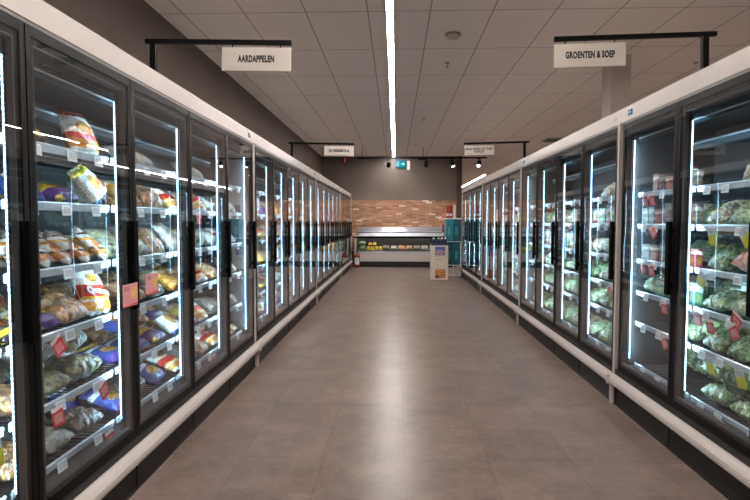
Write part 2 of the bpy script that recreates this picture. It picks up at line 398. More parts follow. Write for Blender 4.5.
def seal_mesh(w, h):
    bm = bmesh.new(); uvl = bm.loops.layers.uv.new('UVMap'); n = 28; vs = []
    for k in range(n+1):
        y = (k/n-.5)*w*.985; x = .0016*(1 if k % 2 else -1)
        vs.append([bm.verts.new((x+dx, y, h+dz)) for dx, dz in ((-.0008, -.004), (.0008, -.004), (.0008, .016+.002*(k % 2)), (-.0008, .016+.002*(k % 2)))])
    for a, b in zip(vs, vs[1:]):
        for i in range(4): bm.faces.new([a[i], a[(i+1) % 4], b[(i+1) % 4], b[i]])
    bm.faces.new(vs[0][::-1]); bm.faces.new(vs[-1])
    bmesh.ops.recalc_face_normals(bm, faces=bm.faces)
    for f in bm.faces:
        for l in f.loops: l[uvl].uv = (.5, .97)
    me = bpy.data.meshes.new('seal'); bm.to_mesh(me); bm.free(); me.materials.append(None); return me

SH = {
 'pillow': [(bag_mesh('pillow_bag', .205, .235, .085, .10, 1), seal_mesh(.205, .235)), (bag_mesh('pillow_bag', .185, .215, .08, .12, 2), seal_mesh(.185, .215)), (bag_mesh('pillow_bag', .225, .20, .09, .12, 3), seal_mesh(.225, .20))],
 'lump': [(bag_mesh('lumpy_bag', .22, .20, .10, .22, 4, 26, 26), seal_mesh(.22, .20)), (bag_mesh('lumpy_bag', .20, .215, .09, .25, 5, 26, 26), seal_mesh(.20, .215)), (bag_mesh('lumpy_bag', .235, .185, .105, .24, 6, 26, 26), seal_mesh(.235, .185))],
 'flat': [(bag_mesh('flat_pack', .105, .215, .04, .06, 7, 10, 16), seal_mesh(.105, .215)), (bag_mesh('flat_pack', .115, .225, .042, .08, 8, 10, 16), seal_mesh(.115, .225))],
}
def carton_mesh(w, h, d):
    b = MB(); b.box((-d/2, -w/2, 0), (d/2, w/2, h), 0, .004, None, 1)
    return b.mesh('carton', [None])
def flap_mesh(w, h, d):
    b = MB(); b.box((d/2, -w*.42, h*.86), (d/2+.0012, w*.42, h*.985)); return b.mesh('flap', [None])
SH['carton'] = [(carton_mesh(w, h, d), flap_mesh(w, h, d)) for w, h, d in ((.13, .20, .06), (.115, .17, .055), (.16, .15, .06))]

def slot(o, mat):
    o.material_slots[0].link = 'OBJECT'; o.material_slots[0].material = mat

ORD = ['', 'first', 'second', 'third', 'fourth', 'fifth', 'sixth', 'seventh', 'eighth', 'ninth', 'tenth', 'eleventh', 'twelfth', 'thirteenth', 'fourteenth', 'fifteenth', 'sixteenth', 'seventeenth', 'eighteenth', 'nineteenth', 'twentieth']
ROW = ['top', 'second', 'third', 'fourth', 'fifth', 'bottom']
PROTO = {}
def product(key, var, M, label, group, detail=True):
    """a packet of food: first of its kind is built, the rest are copies"""
    mat, words, name, cat, shape = P[key]
    var %= len(SH[shape]); pk = (key, var, detail)
    if pk not in PROTO:
        me, sm = SH[shape][var]
        o = obj(name, me); slot(o, mat)
        if detail:
            c = obj('flap' if shape == 'carton' else 'top_seal', sm, o); slot(c, mat)
        PROTO[pk] = (o, c if detail else None)
    else:
        o0, c0 = PROTO[pk]
        o = o0.copy(); COL.objects.link(o)
        if c0: c = c0.copy(); COL.objects.link(c); c.parent = o
    o.matrix_world = M
    tag(o, label, cat, group); return o

# ------------------------------------------------------------------ the setting
H = 3.40
XL, XR = -1.30, 1.63
def struct(o): o['kind'] = 'structure'; return o
struct(MB().box((-2.5, -4, -.1), (14, 34, 0)).build('floor', floor_mat()))
struct(MB().box((-2.5, -4, H), (14, 34, H+.1)).build('ceiling', ceil_mat()))
WM = wall_mat('taupe_wall_paint', '#655b56', '#70665f')
struct(MB().box((-2.5, -4, 0), (-2.34, 34, H)).build('wall_left', WM))
bw = struct(MB().box((-2.34, 17.4, 0), (2.08, 17.6, H)).build('wall_back', WM))
struct(MB().box((-2.338, 17.37, 0), (1.92, 17.4, 2.02)).build('trim_1', brick_mat()))
struct(MB().box((1.92, 17.36, 0), (2.08, 17.4, H)).build('trim_2', wall_mat('brown_wall_end', '#4b403a', '#534740')))
PW = wall_mat('pale_wall_paint', '#b9b0aa', '#c4bbb4')
struct(MB().box((-2.5, 33.9, 0), (14, 34, H)).build('wall_far', PW))
struct(MB().box((13.9, -4, 0), (14, 33.9, H)).build('wall_right', PW))
struct(MB().box((-2.34, -4, 0), (13.9, -3.9, H)).build('wall_behind', PW))
struct(MB().box((2.63, 6.9, 0), (2.87, 7.2, H), 0, .006).build('pillar', wall_mat('pillar_paint', '#b9b1ab', '#c0b8b2')))

# ------------------------------------------------------------------ freezers (local x = -depth, y along the row)
DP = .765; EDGE = .045; ZB, ZT = .262, 2.045
LROWS = [1.655, 1.42, 1.15, .885, .60, .345]
RROWS = [1.55, 1.327, 1.078, .85, .625, .322]

def ring(b, y0, y1, z0, z1, wy, wt, wb, x0, x1, mi=0, bev=.004):
    b.box((x0, y0, z0), (x1, y0+wy, z1), mi, bev); b.box((x0, y1-wy, z0), (x1, y1, z1), mi, bev)
    b.box((x0, y0+wy, z0), (x1, y1-wy, z0+wb), mi, bev); b.box((x0, y0+wy, z1-wt), (x1, y1-wy, z1), mi, bev)
    return b
W = DP-.006
DOORM = ring(ring(MB(), 0, W, ZB, ZT, .046, .062, .062, -.045, -.006), 0, W, ZB, ZT, .027, .040, .046, -.0065, .0, 0, .001).mesh('door', [MAT['black']])
GASKM = ring(MB(), .044, W-.044, ZB+.06, ZT-.06, .010, .010, .010, -.032, -.008, 0, .002).mesh('gasket', [MAT['gasket']])
PANEM = MB().box((-.0056, .0275, ZB+.0465), (-.0008, W-.0275, ZT-.0405)).mesh('pane', [MAT['glass']])
hb = MB(); hb.box((.008, W-.050, .918), (.030, W-.006, 1.352), 0, .006); hb.box((-.001, W-.044, .96), (.010, W-.014, .99)); hb.box((-.001, W-.044, 1.28), (.010, W-.014, 1.31))
HANDM = hb.mesh('handle', [MAT['blackm']])
MULM = MB().box((-.078, -.015, .30), (-.047, .015, 2.0), 0, .004).mesh('mullion', [MAT['mull']])
BARM = MB().box((-.0788, -.0125, .36), (-.0782, .0125, 1.90)).mesh('led_bar', [MAT['ledbar']])
LEDM = MB().box((-.0775, -.0022, .36), (-.0735, .0, 1.93)).mesh('led_strip', [MAT['led']])
DOTM = MB().box((-.0600, -.0015, .36), (-.0565, .0, 1.93)).mesh('diode_row', [MAT['dots']])
sb = MB(); SW = DP-.036
for k in range(19): sb.box((-.50, -SW/2+.01+k*(SW-.024)/18, -.006), (0, -SW/2+.014+k*(SW-.024)/18, -.002))
for x in (-.004, -.17, -.34, -.496): sb.box((x-.004, -SW/2, -.012), (x+.004, SW/2, -.006))
SHELFM = sb.mesh('shelf', [MAT['wire']])
rb = MB(); rb.prism([(.004, -.026), (.009, -.026), (.015, .004), (.010, .010), (.004, .006)], -SW/2, SW/2)
RAILM = rb.mesh('price_rail', [MAT['rail']])
TAGMAT = print_mat('electronic_price_label', '#f2f8fc', [], [], .3, .02, (.2, .85, .1, .9, '#5a6670'))
def tagm():
    b = MB(); b.box((.012, -.033, -.050), (.018, .033, -.004), 0, .002, Matrix.Translation((0.003, 0, 0)) @ Matrix.Rotation(radians(-8), 4, 'Y'), 1)
    return b.mesh('price_tag', [TAGMAT])
TAGM = tagm()
PARTM = {}
def freezer(loc, rz, nd, rows, label, last=False):
    r = empty('freezer', loc, rz); L = nd*DP+2*EDGE
    tag(r, label, 'freezer', 'glass door freezers along the aisle')
    if nd not in PARTM:
        b = MB()                                                     # liner and carcass
        b.box((-.95, 0, .14), (-.66, L, 2.05)); b.box((-.66, 0, .14), (-.05, L, .30)); b.box((-.66, 0, 2.0), (-.05, L, 2.05))
        b.box((-.66, 0, .30), (-.05, .02, 2.0)); b.box((-.66, L-.02, .30), (-.05, L, 2.0))
        body = b.mesh('body', [MAT['inner']])
        b = MB(); b.prism([(0, 2.062), (0, 2.160), (-.008, 2.168), (-.95, 2.168), (-.95, 2.052), (-.046, 2.052), (-.046, 2.062)], 0, L)
        b.box((-.044, 0, 2.048), (-.004, L, 2.0625), 1)
        can = b.mesh('canopy', [MAT['white'], MAT['lip']])
        prof = [(-.04, .222), (.010, .222), (.036, .212), (.048, .196), (.050, .176), (.044, .160), (.030, .150), (-.04, .146)]
        bump = MB().prism(prof, .002, L-.002)
        bump.box((.0505, .01, .168), (.0515, L-.01, .172)); bump = bump.mesh('bumper', [MAT['white']])
        b = MB(); b.box((-.06, 0, .222), (-.002, L, .262)); b.box((-.06, 0, 0), (-.002, L, .146))
        for k in range(nd+1): b.box((-.002, k*(L-.03)/nd, .012), (.004, k*(L-.03)/nd+.03, .135))
        b.box((-.002, 0, .0), (.006, L, .012))
        kick = b.mesh('kick_plate', [MAT['kick']])
        b = MB()
        b.box((-.24, .03, 1.975), (-.10, L-.03, 1.999))
        for k in range(int(L/.03)-2): b.box((-.235, .04+k*.03, 1.965), (-.105, .05+k*.03, 1.976))
        b.box((-.130, .03, 1.925), (-.122, L-.03, 1.975)); b.box((-.60, .03, 1.875), (-.40, L-.03, 1.895)); b.box((-.41, .03, 1.84), (-.40, L-.03, 1.895)); b.box((-.121, .03, 1.945), (-.117, L-.03, 1.953), 1); b.box((-.40, .03, 1.875), (-.394, L-.03, 1.885), 1)  # last two pale strips: LED light on the edges, put in as colour
        gr = b.mesh('air_grille', [MAT['grille'], MAT['wcap']])
        b = MB(); b.box((-.03, -.016, .222), (.008, .016, 2.062), 0, .003); b.box((-.01, -.014, .0), (.030, .014, .15), 0, .003)
        b.box((-.02, -.0172, .150), (.056, .0172, .218), 0, .005)
        post = b.mesh('joint_post', [MAT['white']])
        PARTM[nd] = (body, can, bump, kick, gr, post)
    body, can, bump, kick, gr, post = PARTM[nd]
    obj('body', body, r); c = obj('canopy', can, r); obj('bumper', bump, r); obj('kick_plate', kick, r); obj('air_grille', gr, r)
    obj('joint_post', post, r, (0, L-.0175, 0))
    if last: obj('joint_post', post, r, (0, .0175, 0))
    d = obj('temperature_display', DISPM, c, (0, .16 if rz else L-.16, 2.112)); obj('digits', DIGM, d)
    obj('rating_badge', BADM, c, (0, L-.10 if rz else .12, 2.11))
    for k in range(nd):
        y = EDGE+k*DP+.003
        D = obj('door', DOORM, r, (0, y, 0)); obj('pane', PANEM, D); obj('gasket', GASKM, D); obj('handle', HANDM, D)
        for z in rows:
            s = obj('shelf', SHELFM, r, (-.124, EDGE+(k+.5)*DP, z)); obj('price_rail', RAILM, s)
            offs = {0: (-.22, .0, .23), 1: (-.25, -.08, .2), 2: (-.19, .05, .26)}[(k+int(z*10)) % 3]
            for t in offs: obj('price_tag', TAGM, s, (0, t, 0))
    for k in range(nd+1):
        y = EDGE+k*DP; yy = max(.038, min(L-.038, y))
        m = obj('mullion', MULM, r, (0, yy, 0))
        obj('led_bar', BARM, m)
        for sgn in (-1, 1):
            if (k == 0 and sgn < 0) or (k == nd and sgn > 0): continue
            rot = (0, 0, 0) if sgn < 0 else None
            y1 = -.0152 if sgn < 0 else .0177
            obj('led_strip', LEDM, m, (0, y1, 0)); obj('diode_row', DOTM, m, (0, -.0152 if sgn < 0 else .0167, 0))
    return r
DISPM = MB().box((.0, -.032, -.019), (.006, .032, .019), 0, .003).mesh('temperature_display', [MAT['blue']])
DIGM = MB().box((.006, -.020, -.008), (.0068, -.010, .008)).box((.006, -.006, -.008), (.0068, .004, .008)).box((.006, .008, -.008), (.0068, .018, .008)).mesh('digits', [MAT['glow']])
BADM = MB().box((0, -.018, -.012), (.003, .018, .012), 0, .001).mesh('rating_badge', [MAT['greyp']])

LJ = [(1.095, 5), (5.01, 5), (8.925, 5), (12.84, 4)]
RJ = [(.92, 4), (4.07, 4), (7.22, 4), (10.37, 4)]
NEAR = ['nearest', 'second', 'third', 'farthest']
for i, (y, n) in enumerate(LJ):
    freezer((XL, y, 0), 0, n, LROWS, f'{NEAR[i]} upright freezer of the left row, {"five" if n==5 else "four"} black-framed glass doors under white canopy')
for i, (y, n) in enumerate(RJ):
    freezer((XR, y+n*DP+2*EDGE, 0), pi, n, RROWS, f'{NEAR[i]} upright freezer of the right row, four black-framed glass doors under white canopy', i == 3)

def text_mesh(txt, size, mat, sx=.62, bold=.05, space=1.1):
    cu = bpy.data.curves.new('lettering', 'FONT'); cu.body = txt; cu.size = size; cu.align_x = 'CENTER'; cu.align_y = 'CENTER'
    cu.offset = bold*size; cu.space_character = space; cu.extrude = .0006; cu.resolution_u = 3
    o = bpy.data.objects.new('lettering', cu); COL.objects.link(o)
    bpy.context.view_layer.update()
    me = bpy.data.meshes.new_from_object(o.evaluated_get(bpy.context.evaluated_depsgraph_get()))
    bpy.data.objects.remove(o); me.materials.clear(); me.materials.append(mat)
    me.transform(Matrix.Diagonal((sx, 1, 1, 1))); return me
# ------------------------------------------------------------------ stock
LD, RD = [], []
for y, n in LJ: LD += [(y+EDGE+k*DP, y+EDGE+(k+1)*DP) for k in range(n)]
for y, n in RJ: RD += [(y+EDGE+k*DP, y+EDGE+(k+1)*DP) for k in range(n)]
RDV = RD[1:]                                                         # the first right door stands behind the camera's view
CO = {}
def extent(me, M):
    k = (me.name, tuple(round(x, 4) for r_ in M for x in r_))
    vs = [M @ v.co for v in me.vertices]
    return [min(v[i] for v in vs) for i in range(3)], [max(v[i] for v in vs) for i in range(3)]

CNT = {}; SCALE = .92
ZL = [0, .15]
def fill(side, di, row, keys, lean=50, tilt=0, start=0.0, stop=1.0, scale=1.0, detail=True, jit=7, gap=.005, upper=False, push=0.0):
    """stand or lay packets along one shelf, from the near end to the far end"""
    doors = LD if side == 'L' else RDV
    a, b = doors[di]; a += .028; b -= .028
    y, yb = a+(b-a)*start, a+(b-a)*stop
    z = (LROWS if side == 'L' else RROWS)[row]+.001+(ZL[1] if upper else 0)
    name = 'left' if side == 'L' else 'right'
    i = 0; ck = (side, di, row, upper, push > .05); todo = []; free = yb-y
    while True:
        key = keys[i % len(keys)]; var = random.randrange(3); shape = P[key][4]
        me, sm = SH[shape][var % len(SH[shape])]
        s = SCALE*scale*random.uniform(.95, 1.05)
        card = shape == 'carton'
        la = 0 if card else lean+random.uniform(-jit, jit)
        ti = 0 if card else tilt+random.uniform(-jit, jit)*.6
        R = Matrix.Rotation(radians(-la), 4, 'Y') @ Matrix.Rotation(radians(ti), 4, 'X') @ Matrix.Scale(s, 4)
        if side == 'R': R = Matrix.Rotation(pi, 4, 'Z') @ R
        lo, hi = extent(me, R); l2, h2 = extent(sm, R)
        lo = [min(p, q) for p, q in zip(lo, l2)]; hi = [max(p, q) for p, q in zip(hi, h2)]
        w_ = hi[1]-lo[1]+gap
        if w_ > free+.002+gap: break
        todo.append((key, var, R, lo, hi)); free -= w_; i += 1
    ex = max(0, free)/max(1, len(todo)) if len(todo) > 1 else 0
    for key, var, R, lo, hi in todo:
        tx = (-1.436-push)-hi[0] if side == 'L' else (1.766+push)-lo[0]
        Mx = Matrix.Translation((tx, y+ex/2-lo[1], z-lo[2])) @ R
        CNT[ck] = CNT.get(ck, 0)+1
        lay = ', upper layer' if upper else (', lying behind' if push > .05 else '')
        label = f'{P[key][1]}, {ORD[CNT[ck]]} along {ROW[row]} shelf, {ORD[di+1]} {name} freezer door'+lay
        product(key, var, Mx, label, f'{P[key][2].replace("_", " ")}s on the freezer shelves', detail)
        y += hi[1]-lo[1]+gap+ex

# left row, nearest freezer, door by door
fill('L', 0, 0, ['dark', 'gold', 'bluep'], 40); fill('L', 0, 1, ['gold', 'redband', 'bluep'], 45); fill('L', 0, 2, ['redband', 'pasta'], 50)
fill('L', 0, 3, ['pasta', 'gold', 'pasta'], 55); fill('L', 0, 4, ['olive', 'brownc'], 65); fill('L', 0, 5, ['brownc'], 75)
fill('L', 1, 0, ['dark'], 55, 0, .22, .52, .85); fill('L', 1, 0, ['burger'], 22, 6, .72, 1.1, 1.08); fill('L', 1, 0, ['grey'], 35, 0, .3, 1, .9, push=.22)
fill('L', 1, 1, ['bluep', 'yellowp'], 66, 0, .12, .80, .9); fill('L', 1, 1, ['fries'], 34, 20, .82, 1.30, .93); fill('L', 1, 1, ['dark', 'grey'], 40, 0, 0, 1, .85, push=.24)
fill('L', 1, 2, ['snackd'], 42, 36, 0, 1.02, .98, gap=-.088); fill('L', 1, 2, ['snackd', 'pasta'], 40, 0, 0, 1, .9, push=.22)
fill('L', 1, 3, ['dark'], 66, 0, 0, .24, .8); fill('L', 1, 3, ['yellowp', 'pasta'], 66, 0, .24, .84, .95); fill('L', 1, 3, ['redband'], 22, -3, .84, 1.30, 1.28); fill('L', 1, 3, ['grey', 'fries', 'pasta'], 30, 0, 0, 1, .95, push=.25)
fill('L', 1, 4, ['pasta', 'olive', 'olive'], 82, 0, 0, 1); fill('L', 1, 4, ['grey', 'olive'], 72, 14, .2, .9, .9, upper=True)
fill('L', 1, 5, ['pasta', 'grey', 'brownc'], 74, 0, 0, 1, .92)
fill('L', 2, 1, ['gold', 'pasta', 'gold'], 45, 0, .24); fill('L', 2, 2, ['olive', 'grey', 'pasta'], 42); fill('L', 2, 3, ['pasta', 'olive', 'brownc'], 50, 0, .24)
fill('L', 2, 4, ['bluep', 'bluep', 'yellowp'], 82); fill('L', 2, 4, ['bluep', 'gold'], 74, 0, .1, .9, .85, upper=True)
fill('L', 2, 5, ['bluep', 'brownc', 'bluep'], 66, 10); fill('L', 2, 0, ['grey'], 60, 0, .3, .8, .8)
fill('L', 3, 1, ['redband', 'grey'], 50); fill('L', 3, 2, ['grey', 'fries', 'olive'], 45, 10); fill('L', 3, 3, ['gold', 'pasta', 'burger'], 52)
fill('L', 3, 4, ['fries', 'yellowp', 'redband'], 55); fill('L', 3, 5, ['redband', 'grey', 'pasta'], 66); fill('L', 3, 0, ['grey'], 58, 0, .4, .9, .8)
fill('L', 4, 2, ['grey', 'redband'], 55); fill('L', 4, 3, ['pasta', 'dark'], 55); fill('L', 4, 4, ['brownc', 'dark'], 60); fill('L', 4, 5, ['redband', 'brownc'], 66); fill('L', 4, 1, ['grey'], 55)
for o in COL.objects:
    if o.get('label', '').startswith('white bag with red band') and 'along fourth shelf, second left' in o['label'] and len(o.children) == 1:
        tm = text_mesh('Quammer', .042, MAT['wcap'], .80, .04, 1.0)
        zs = sorted((v.co.y, v.co.z, v.co.x) for v in o.data.vertices if v.co.x > 0)
        for v in tm.vertices:                                        # laid on the curved front of the bag
            yy, zz = v.co.x, .088+v.co.y-.2*v.co.x
            xx = min(((p[0]-yy)**2+(p[1]-zz)**2, p[2]) for p in zs)[1]
            near = sorted(((p[0]-yy)**2+(p[1]-zz)**2, p[2]) for p in zs)[:4]; wsum = sum(1/(d+1e-6) for d, _ in near)
            v.co = (sum(x_/(d+1e-6) for d, x_ in near)/wsum+.0045+v.co.z, yy, zz)
        obj('lettering', tm, o)
        break
# second rows, deeper on the shelves
BK = [['grey', 'dark', 'pasta'], ['brownc', 'gold', 'grey'], ['bluep', 'dark', 'olive'], ['pasta', 'redband', 'brownc'], ['olive', 'grey', 'gold']]
for di in (0, 2, 3):
    for row in range(1, 6): fill('L', di, row, BK[(di+row*2) % 5], 42, 0, 0, 1, .88, detail=False, push=.25)
fill('L', 1, 4, ['brownc', 'olive', 'pasta'], 42, 0, 0, 1, .88, detail=False, push=.27); fill('L', 1, 5, ['brownc', 'grey', 'olive'], 42, 0, 0, 1, .88, detail=False, push=.27)
for di in (0, 2, 3):
    for row in range(1, 6): fill('R', di, row, [['green', 'whiteveg'], ['lgreen', 'green'], ['gcarton', 'lgreen']][(row+di) % 3], 42, 0, 0, 1, .82, detail=False, push=.28)
for row in (1, 5): fill('R', 1, row, ['green', 'lgreen', 'whiteveg'], 42, 0, 0, 1, .85, detail=False, push=.27)
LK = [['grey', 'burger', 'redband'], ['bluep', 'grey', 'dark'], ['redband', 'fries', 'grey'], ['gold', 'grey', 'brownc'], ['dark', 'burger', 'bluep'], ['wcarton', 'rcarton', 'dcarton']]
for di in range(5, 12):
    for row in range(1, 6):
        fill('L', di, row, LK[(di*2+row) % 6], 48, 0, 0, 1, 1.08, detail=False, gap=.03)
# right row
fill('R', 0, 0, ['whiteveg', 'mixveg'], 45); fill('R', 0, 1, ['mixveg', 'whiteveg'], 50); fill('R', 0, 2, ['carrot'], 60); fill('R', 0, 3, ['green'], 60); fill('R', 0, 4, ['lgreen'], 60); fill('R', 0, 5, ['lgreen'], 64)
fill('R', 1, 0, ['whiteveg', 'whiteveg'], 42, 6, .22, .72, 1.12); 
fill('R', 1, 1, ['whiteveg', 'lgreen', 'mixveg'], 46, 0, 0, 1.0, .98)
fill('R', 1, 2, ['carrot'], 62, -6, .28, .74, 1.2); fill('R', 1, 2, ['green'], 55, 0, .68, 1, .8); fill('R', 1, 2, ['green'], 55, 0, 0, 1, 1.0, push=.25)
fill('R', 1, 3, ['lgreen'], 72, 0, 0, 1, 1.0); fill('R', 1, 3, ['gcarton'], 0, 0, .05, 1, .85, push=.23)
fill('R', 1, 4, ['green'], 60, 0, 0, 1, 1.02); fill('R', 1, 4, ['green'], 50, 0, 0, 1, .9, push=.26)
fill('R', 1, 5, ['lgreen', 'lgreen', 'lgreen'], 82, 0, 0, 1, 1.02); fill('R', 1, 5, ['lgreen', 'green'], 76, 6, .05, .98, .98, upper=True)
fill('R', 2, 0, ['dcarton', 'rcarton'], 0, 0, 0, .8, .7); fill('R', 2, 1, ['dcarton', 'rcarton', 'dcarton'], 0, 0, 0, 1, .8); fill('R', 2, 1, ['whiteveg'], 70, 0, 0, .3, .8, push=.12)
fill('R', 2, 2, ['rcarton', 'dcarton'], 0, 0, 0, 1, .85); fill('R', 2, 3, ['gcarton', 'lgreen'], 50, 0, 0, 1, .95); fill('R', 2, 4, ['lgreen', 'green'], 60, 0, 0, .62, 1.05)
RK = [['gcarton', 'wcarton'], ['whiteveg', 'wcarton'], ['lgreen', 'gcarton'], ['green', 'lgreen'], ['whiteveg', 'lgreen'], ['wcarton', 'whiteveg']]
for di in range(3, 7):
    for row in range(0, 6):
        if row == 0 and di > 3: continue
        k = RK[(di*5+row*2+1) % 6] if row < 4 else [['lgreen', 'whiteveg'], ['green', 'lgreen'], ['lgreen', 'green']][(di+row) % 3]
        fill('R', di, row, k, 56, 0, 0, 1, 1.0, detail=False, gap=.012)
for di in range(7, 12):
    for row in range(1, 6): fill('R', di, row, RK[(di+row) % 6], 56, 0, 0, 1, 1.0, detail=False, gap=.03)

# ------------------------------------------------------------------ promotional cards
def card_mesh(name, w, h, mat):
    """a card in a wire clip: local y width, z height hanging down from 0"""
    return MB().box((-.0008, -w/2, -h), (.0008, w/2, 0), 0).mesh(name, [mat])
PINK = print_mat('pink_promotion_print', '#e59a9c', [(0, .07, 0, '#c8323c')], [(.72, .56, .22, .26, '#d9a13c', '#e8c27a', 9)], .4, .02, (.68, .92, .08, .42, '#5a3a48'))
REDC = print_mat('red_promotion_print', '#d22838', [(.78, 1, 0, '#e9dcdc')], [], .4, .02, (.15, .62, .15, .85, '#f2dfe0'))
YELC = print_mat('yellow_promotion_print', '#d9d62e', [(.6, 1, 0, '#cfe0e6')], [], .4, .02, (.62, .95, .1, .9, '#4a5a66'))
PKM, RCM, YCM = card_mesh('promotion_card', .145, .108, PINK), card_mesh('shelf_card', .075, .08, REDC), card_mesh('shelf_card', .075, .095, YELC)
def card(name, me, loc, rot, label, group=None):
    o = obj(name, me, None, loc, rot); tag(o, label, 'card', group); return o
card('promotion_card', PKM, (XL+.034, 2.555, 1.052), (0, 0, 0), 'pink croquette promotion card stuck to second left freezer door by its handle')
card('promotion_card', PKM, (XL+.004, 2.855, 1.072), (0, 0, 0), 'pink croquette promotion card on the near half of third left freezer door')
G = 'red and yellow cards clipped to the price rails'
def lc(me, y, row, lab, roll=0, dz=-.010):
    card('shelf_card', me, (-1.390, y, LROWS[row]+dz), (roll, radians(-10), 0), lab, G)
def rc(me, y, row, lab, roll=0, dz=-.010):
    card('shelf_card', me, (1.712, y, RROWS[row]+dz), (roll, radians(10), pi), lab, G)
lc(YCM, 1.80, 4, 'yellow shelf card under fifth rail behind first left freezer door', 0)
lc(RCM, 2.16, 4, 'red shelf card under fifth rail behind second left door, near end', 0)
lc(RCM, 2.50, 4, 'red and white shelf card under fifth rail behind second left door, far end', .3)
lc(RCM, 2.16, 3, 'red shelf card under fourth rail behind second left door', .4)
lc(RCM, 2.56, 5, 'small red shelf card on lowest rail behind second left door', 0)
lc(RCM, 3.86, 4, 'red shelf card on fifth rail behind fourth left door', 0)
lc(RCM, 3.80, 1, 'red shelf card on second rail behind fourth left door', 0)
lc(RCM, 4.10, 5, 'red shelf card on lowest rail behind fourth left door', 0)
rc(YCM, 3.04, 1, 'yellow shelf card on second rail behind right door with carrots', 0)
rc(YCM, 2.78, 1, 'pale yellow tilted shelf card above the carrot bags', .5)
rc(YCM, 3.10, 2, 'yellow shelf card on third rail beside the carrots', -.6)
rc(YCM, 2.66, 2, 'pale yellow shelf card on third rail under the carrots', .5)
rc(RCM, 3.16, 3, 'red shelf card on fourth rail at far end of carrot door', 0)
rc(RCM, 3.03, 3, 'pinkish red shelf card second from far end, fourth rail, carrot door', 0, -.03)
rc(RCM, 2.78, 3, 'tilted red shelf card near middle of fourth rail, carrot door', -.6, .04)
rc(RCM, 2.84, 3, 'lower red shelf card overlapping price label on fourth rail, carrot door', .4, -.02)
rc(YCM, 3.02, 4, 'yellow shelf card on fifth rail among green bags', 0)
rc(YCM, 2.76, 4, 'large yellow shelf card on fifth rail, nearer of two', .1)
rc(YCM, 2.90, 5, 'yellow shelf card on lowest rail under pale green bags', -.3)
for y, row, roll, w in ((3.86, 0, 0, 'far end of top rail'), (3.76, 0, .1, 'second on top rail'), (3.42, 0, 0, 'near end of top rail'), (3.74, 1, .4, 'tilted on second rail'), (3.86, 2, 0, 'far end of third rail'),
                        (3.74, 2, .1, 'second on third rail'), (3.46, 2, 0, 'near end of third rail'), (3.55, 3, 0, 'fourth rail'), (3.55, 4, .5, 'fifth rail')):
    rc(RCM, y, row, 'red shelf card, '+w+', third right freezer door', roll)
rc(RCM, 4.45, 3, 'red and white shelf card behind first door of second right freezer', .3)

# ------------------------------------------------------------------ ceiling: lights, detectors, signs
def strip(name, x, y0, y1, mat, label):
    r = empty(name, (x, y0, H)); tag(r, label, 'ceiling light')
    b = MB(); b.box((-.046, 0, -.022), (-.032, y1-y0, -.001)); b.box((.032, 0, -.022), (.046, y1-y0, -.001)); b.box((-.046, 0, -.022), (.046, .01, -.001)); b.box((-.046, y1-y0-.01, -.022), (.046, y1-y0, -.001)); b.build('housing', MAT['signw'], r)
    MB().box((-.032, .01, -.019), (.032, y1-y0-.01, -.010)).build('diffuser', mat, r)
strip('strip_light', -.062, -3.5, 17.3, MAT['strip'], 'long white strip light running down the ceiling of the aisle')
strip('strip_light', 5.6, -3.5, 17.0, MAT['strip'], 'long strip light over the next aisle, behind the right freezers')
strip('strip_light', 9.6, -3.5, 30.0, MAT['strip'], 'added long strip light two aisles over, beyond the right freezers')  # unseen strip, added for more light in the room
strip('strip_light', 7.6, 18.5, 33.5, MAT['farstrip'], 'added strip light deep in the shop beyond the wall end, over the far aisles')  # unseen strip, added to brighten the far ceiling and walls
strip('strip_light', 3.87, 24.0, 28.3, MAT['farstrip'], 'nearer bright strip light beyond the end of the back wall')
strip('strip_light', 3.87, 28.9, 33.5, MAT['farstrip'], 'farther bright strip light beyond the end of the back wall')

def sprinkler(x, y, label):
    r = empty('sprinkler', (x, y, H)); tag(r, label, 'sprinkler')
    MB().lathe([(.004, -.001), (.032, -.003), (.030, -.010), (.010, -.014)]).build('escutcheon', MAT['greyp'], r)
    b = MB(); b.tube((0, 0, -.012), (0, 0, -.035), .008); b.box((-.013, -.003, -.055), (-.009, .003, -.03)); b.box((.009, -.003, -.055), (.013, .003, -.03)); b.box((-.013, -.003, -.034), (.013, .003, -.030))
    b.lathe([(.002, -.062), (.022, -.060), (.022, -.057), (.002, -.054)]); b.build('head', MAT['chrome'], r)
r = empty('smoke_detector', (.62, 6.12, H)); tag(r, 'round white smoke detector on the ceiling right of the strip light', 'smoke detector')
MB().lathe([(.085, -.001), (.085, -.016), (.078, -.020)], n=32).build('base', MAT['greyp'], r)
MB().lathe([(.070, -.020), (.074, -.026), (.066, -.046), (.03, -.052)], n=32).build('cover', MAT['signw'], r)
sprinkler(.66, 7.2, 'small ceiling sprinkler just beyond the smoke detector')
sprinkler(.55, 11.0, 'ceiling sprinkler in line beyond the smoke detector, halfway down the aisle')
sprinkler(.52, 14.6, 'farthest ceiling sprinkler before the track light')
sprinkler(3.85, 7.3, 'ceiling sprinkler over the next aisle behind the right hanging sign')
r = empty('ceiling_vent', (4.0, 14.0, H)); tag(r, 'dark slotted ceiling vent beyond the second right sign', 'vent')
MB().box((-.3, -.3, -.012), (.3, .3, -.001), 0, .003).build('frame', MAT['greyp'], r)
b = MB()
for k in range(6): b.box((-.26, -.25+k*.09, -.016), (.26, -.20+k*.09, -.012))
b.build('grille', MAT['kick'], r)

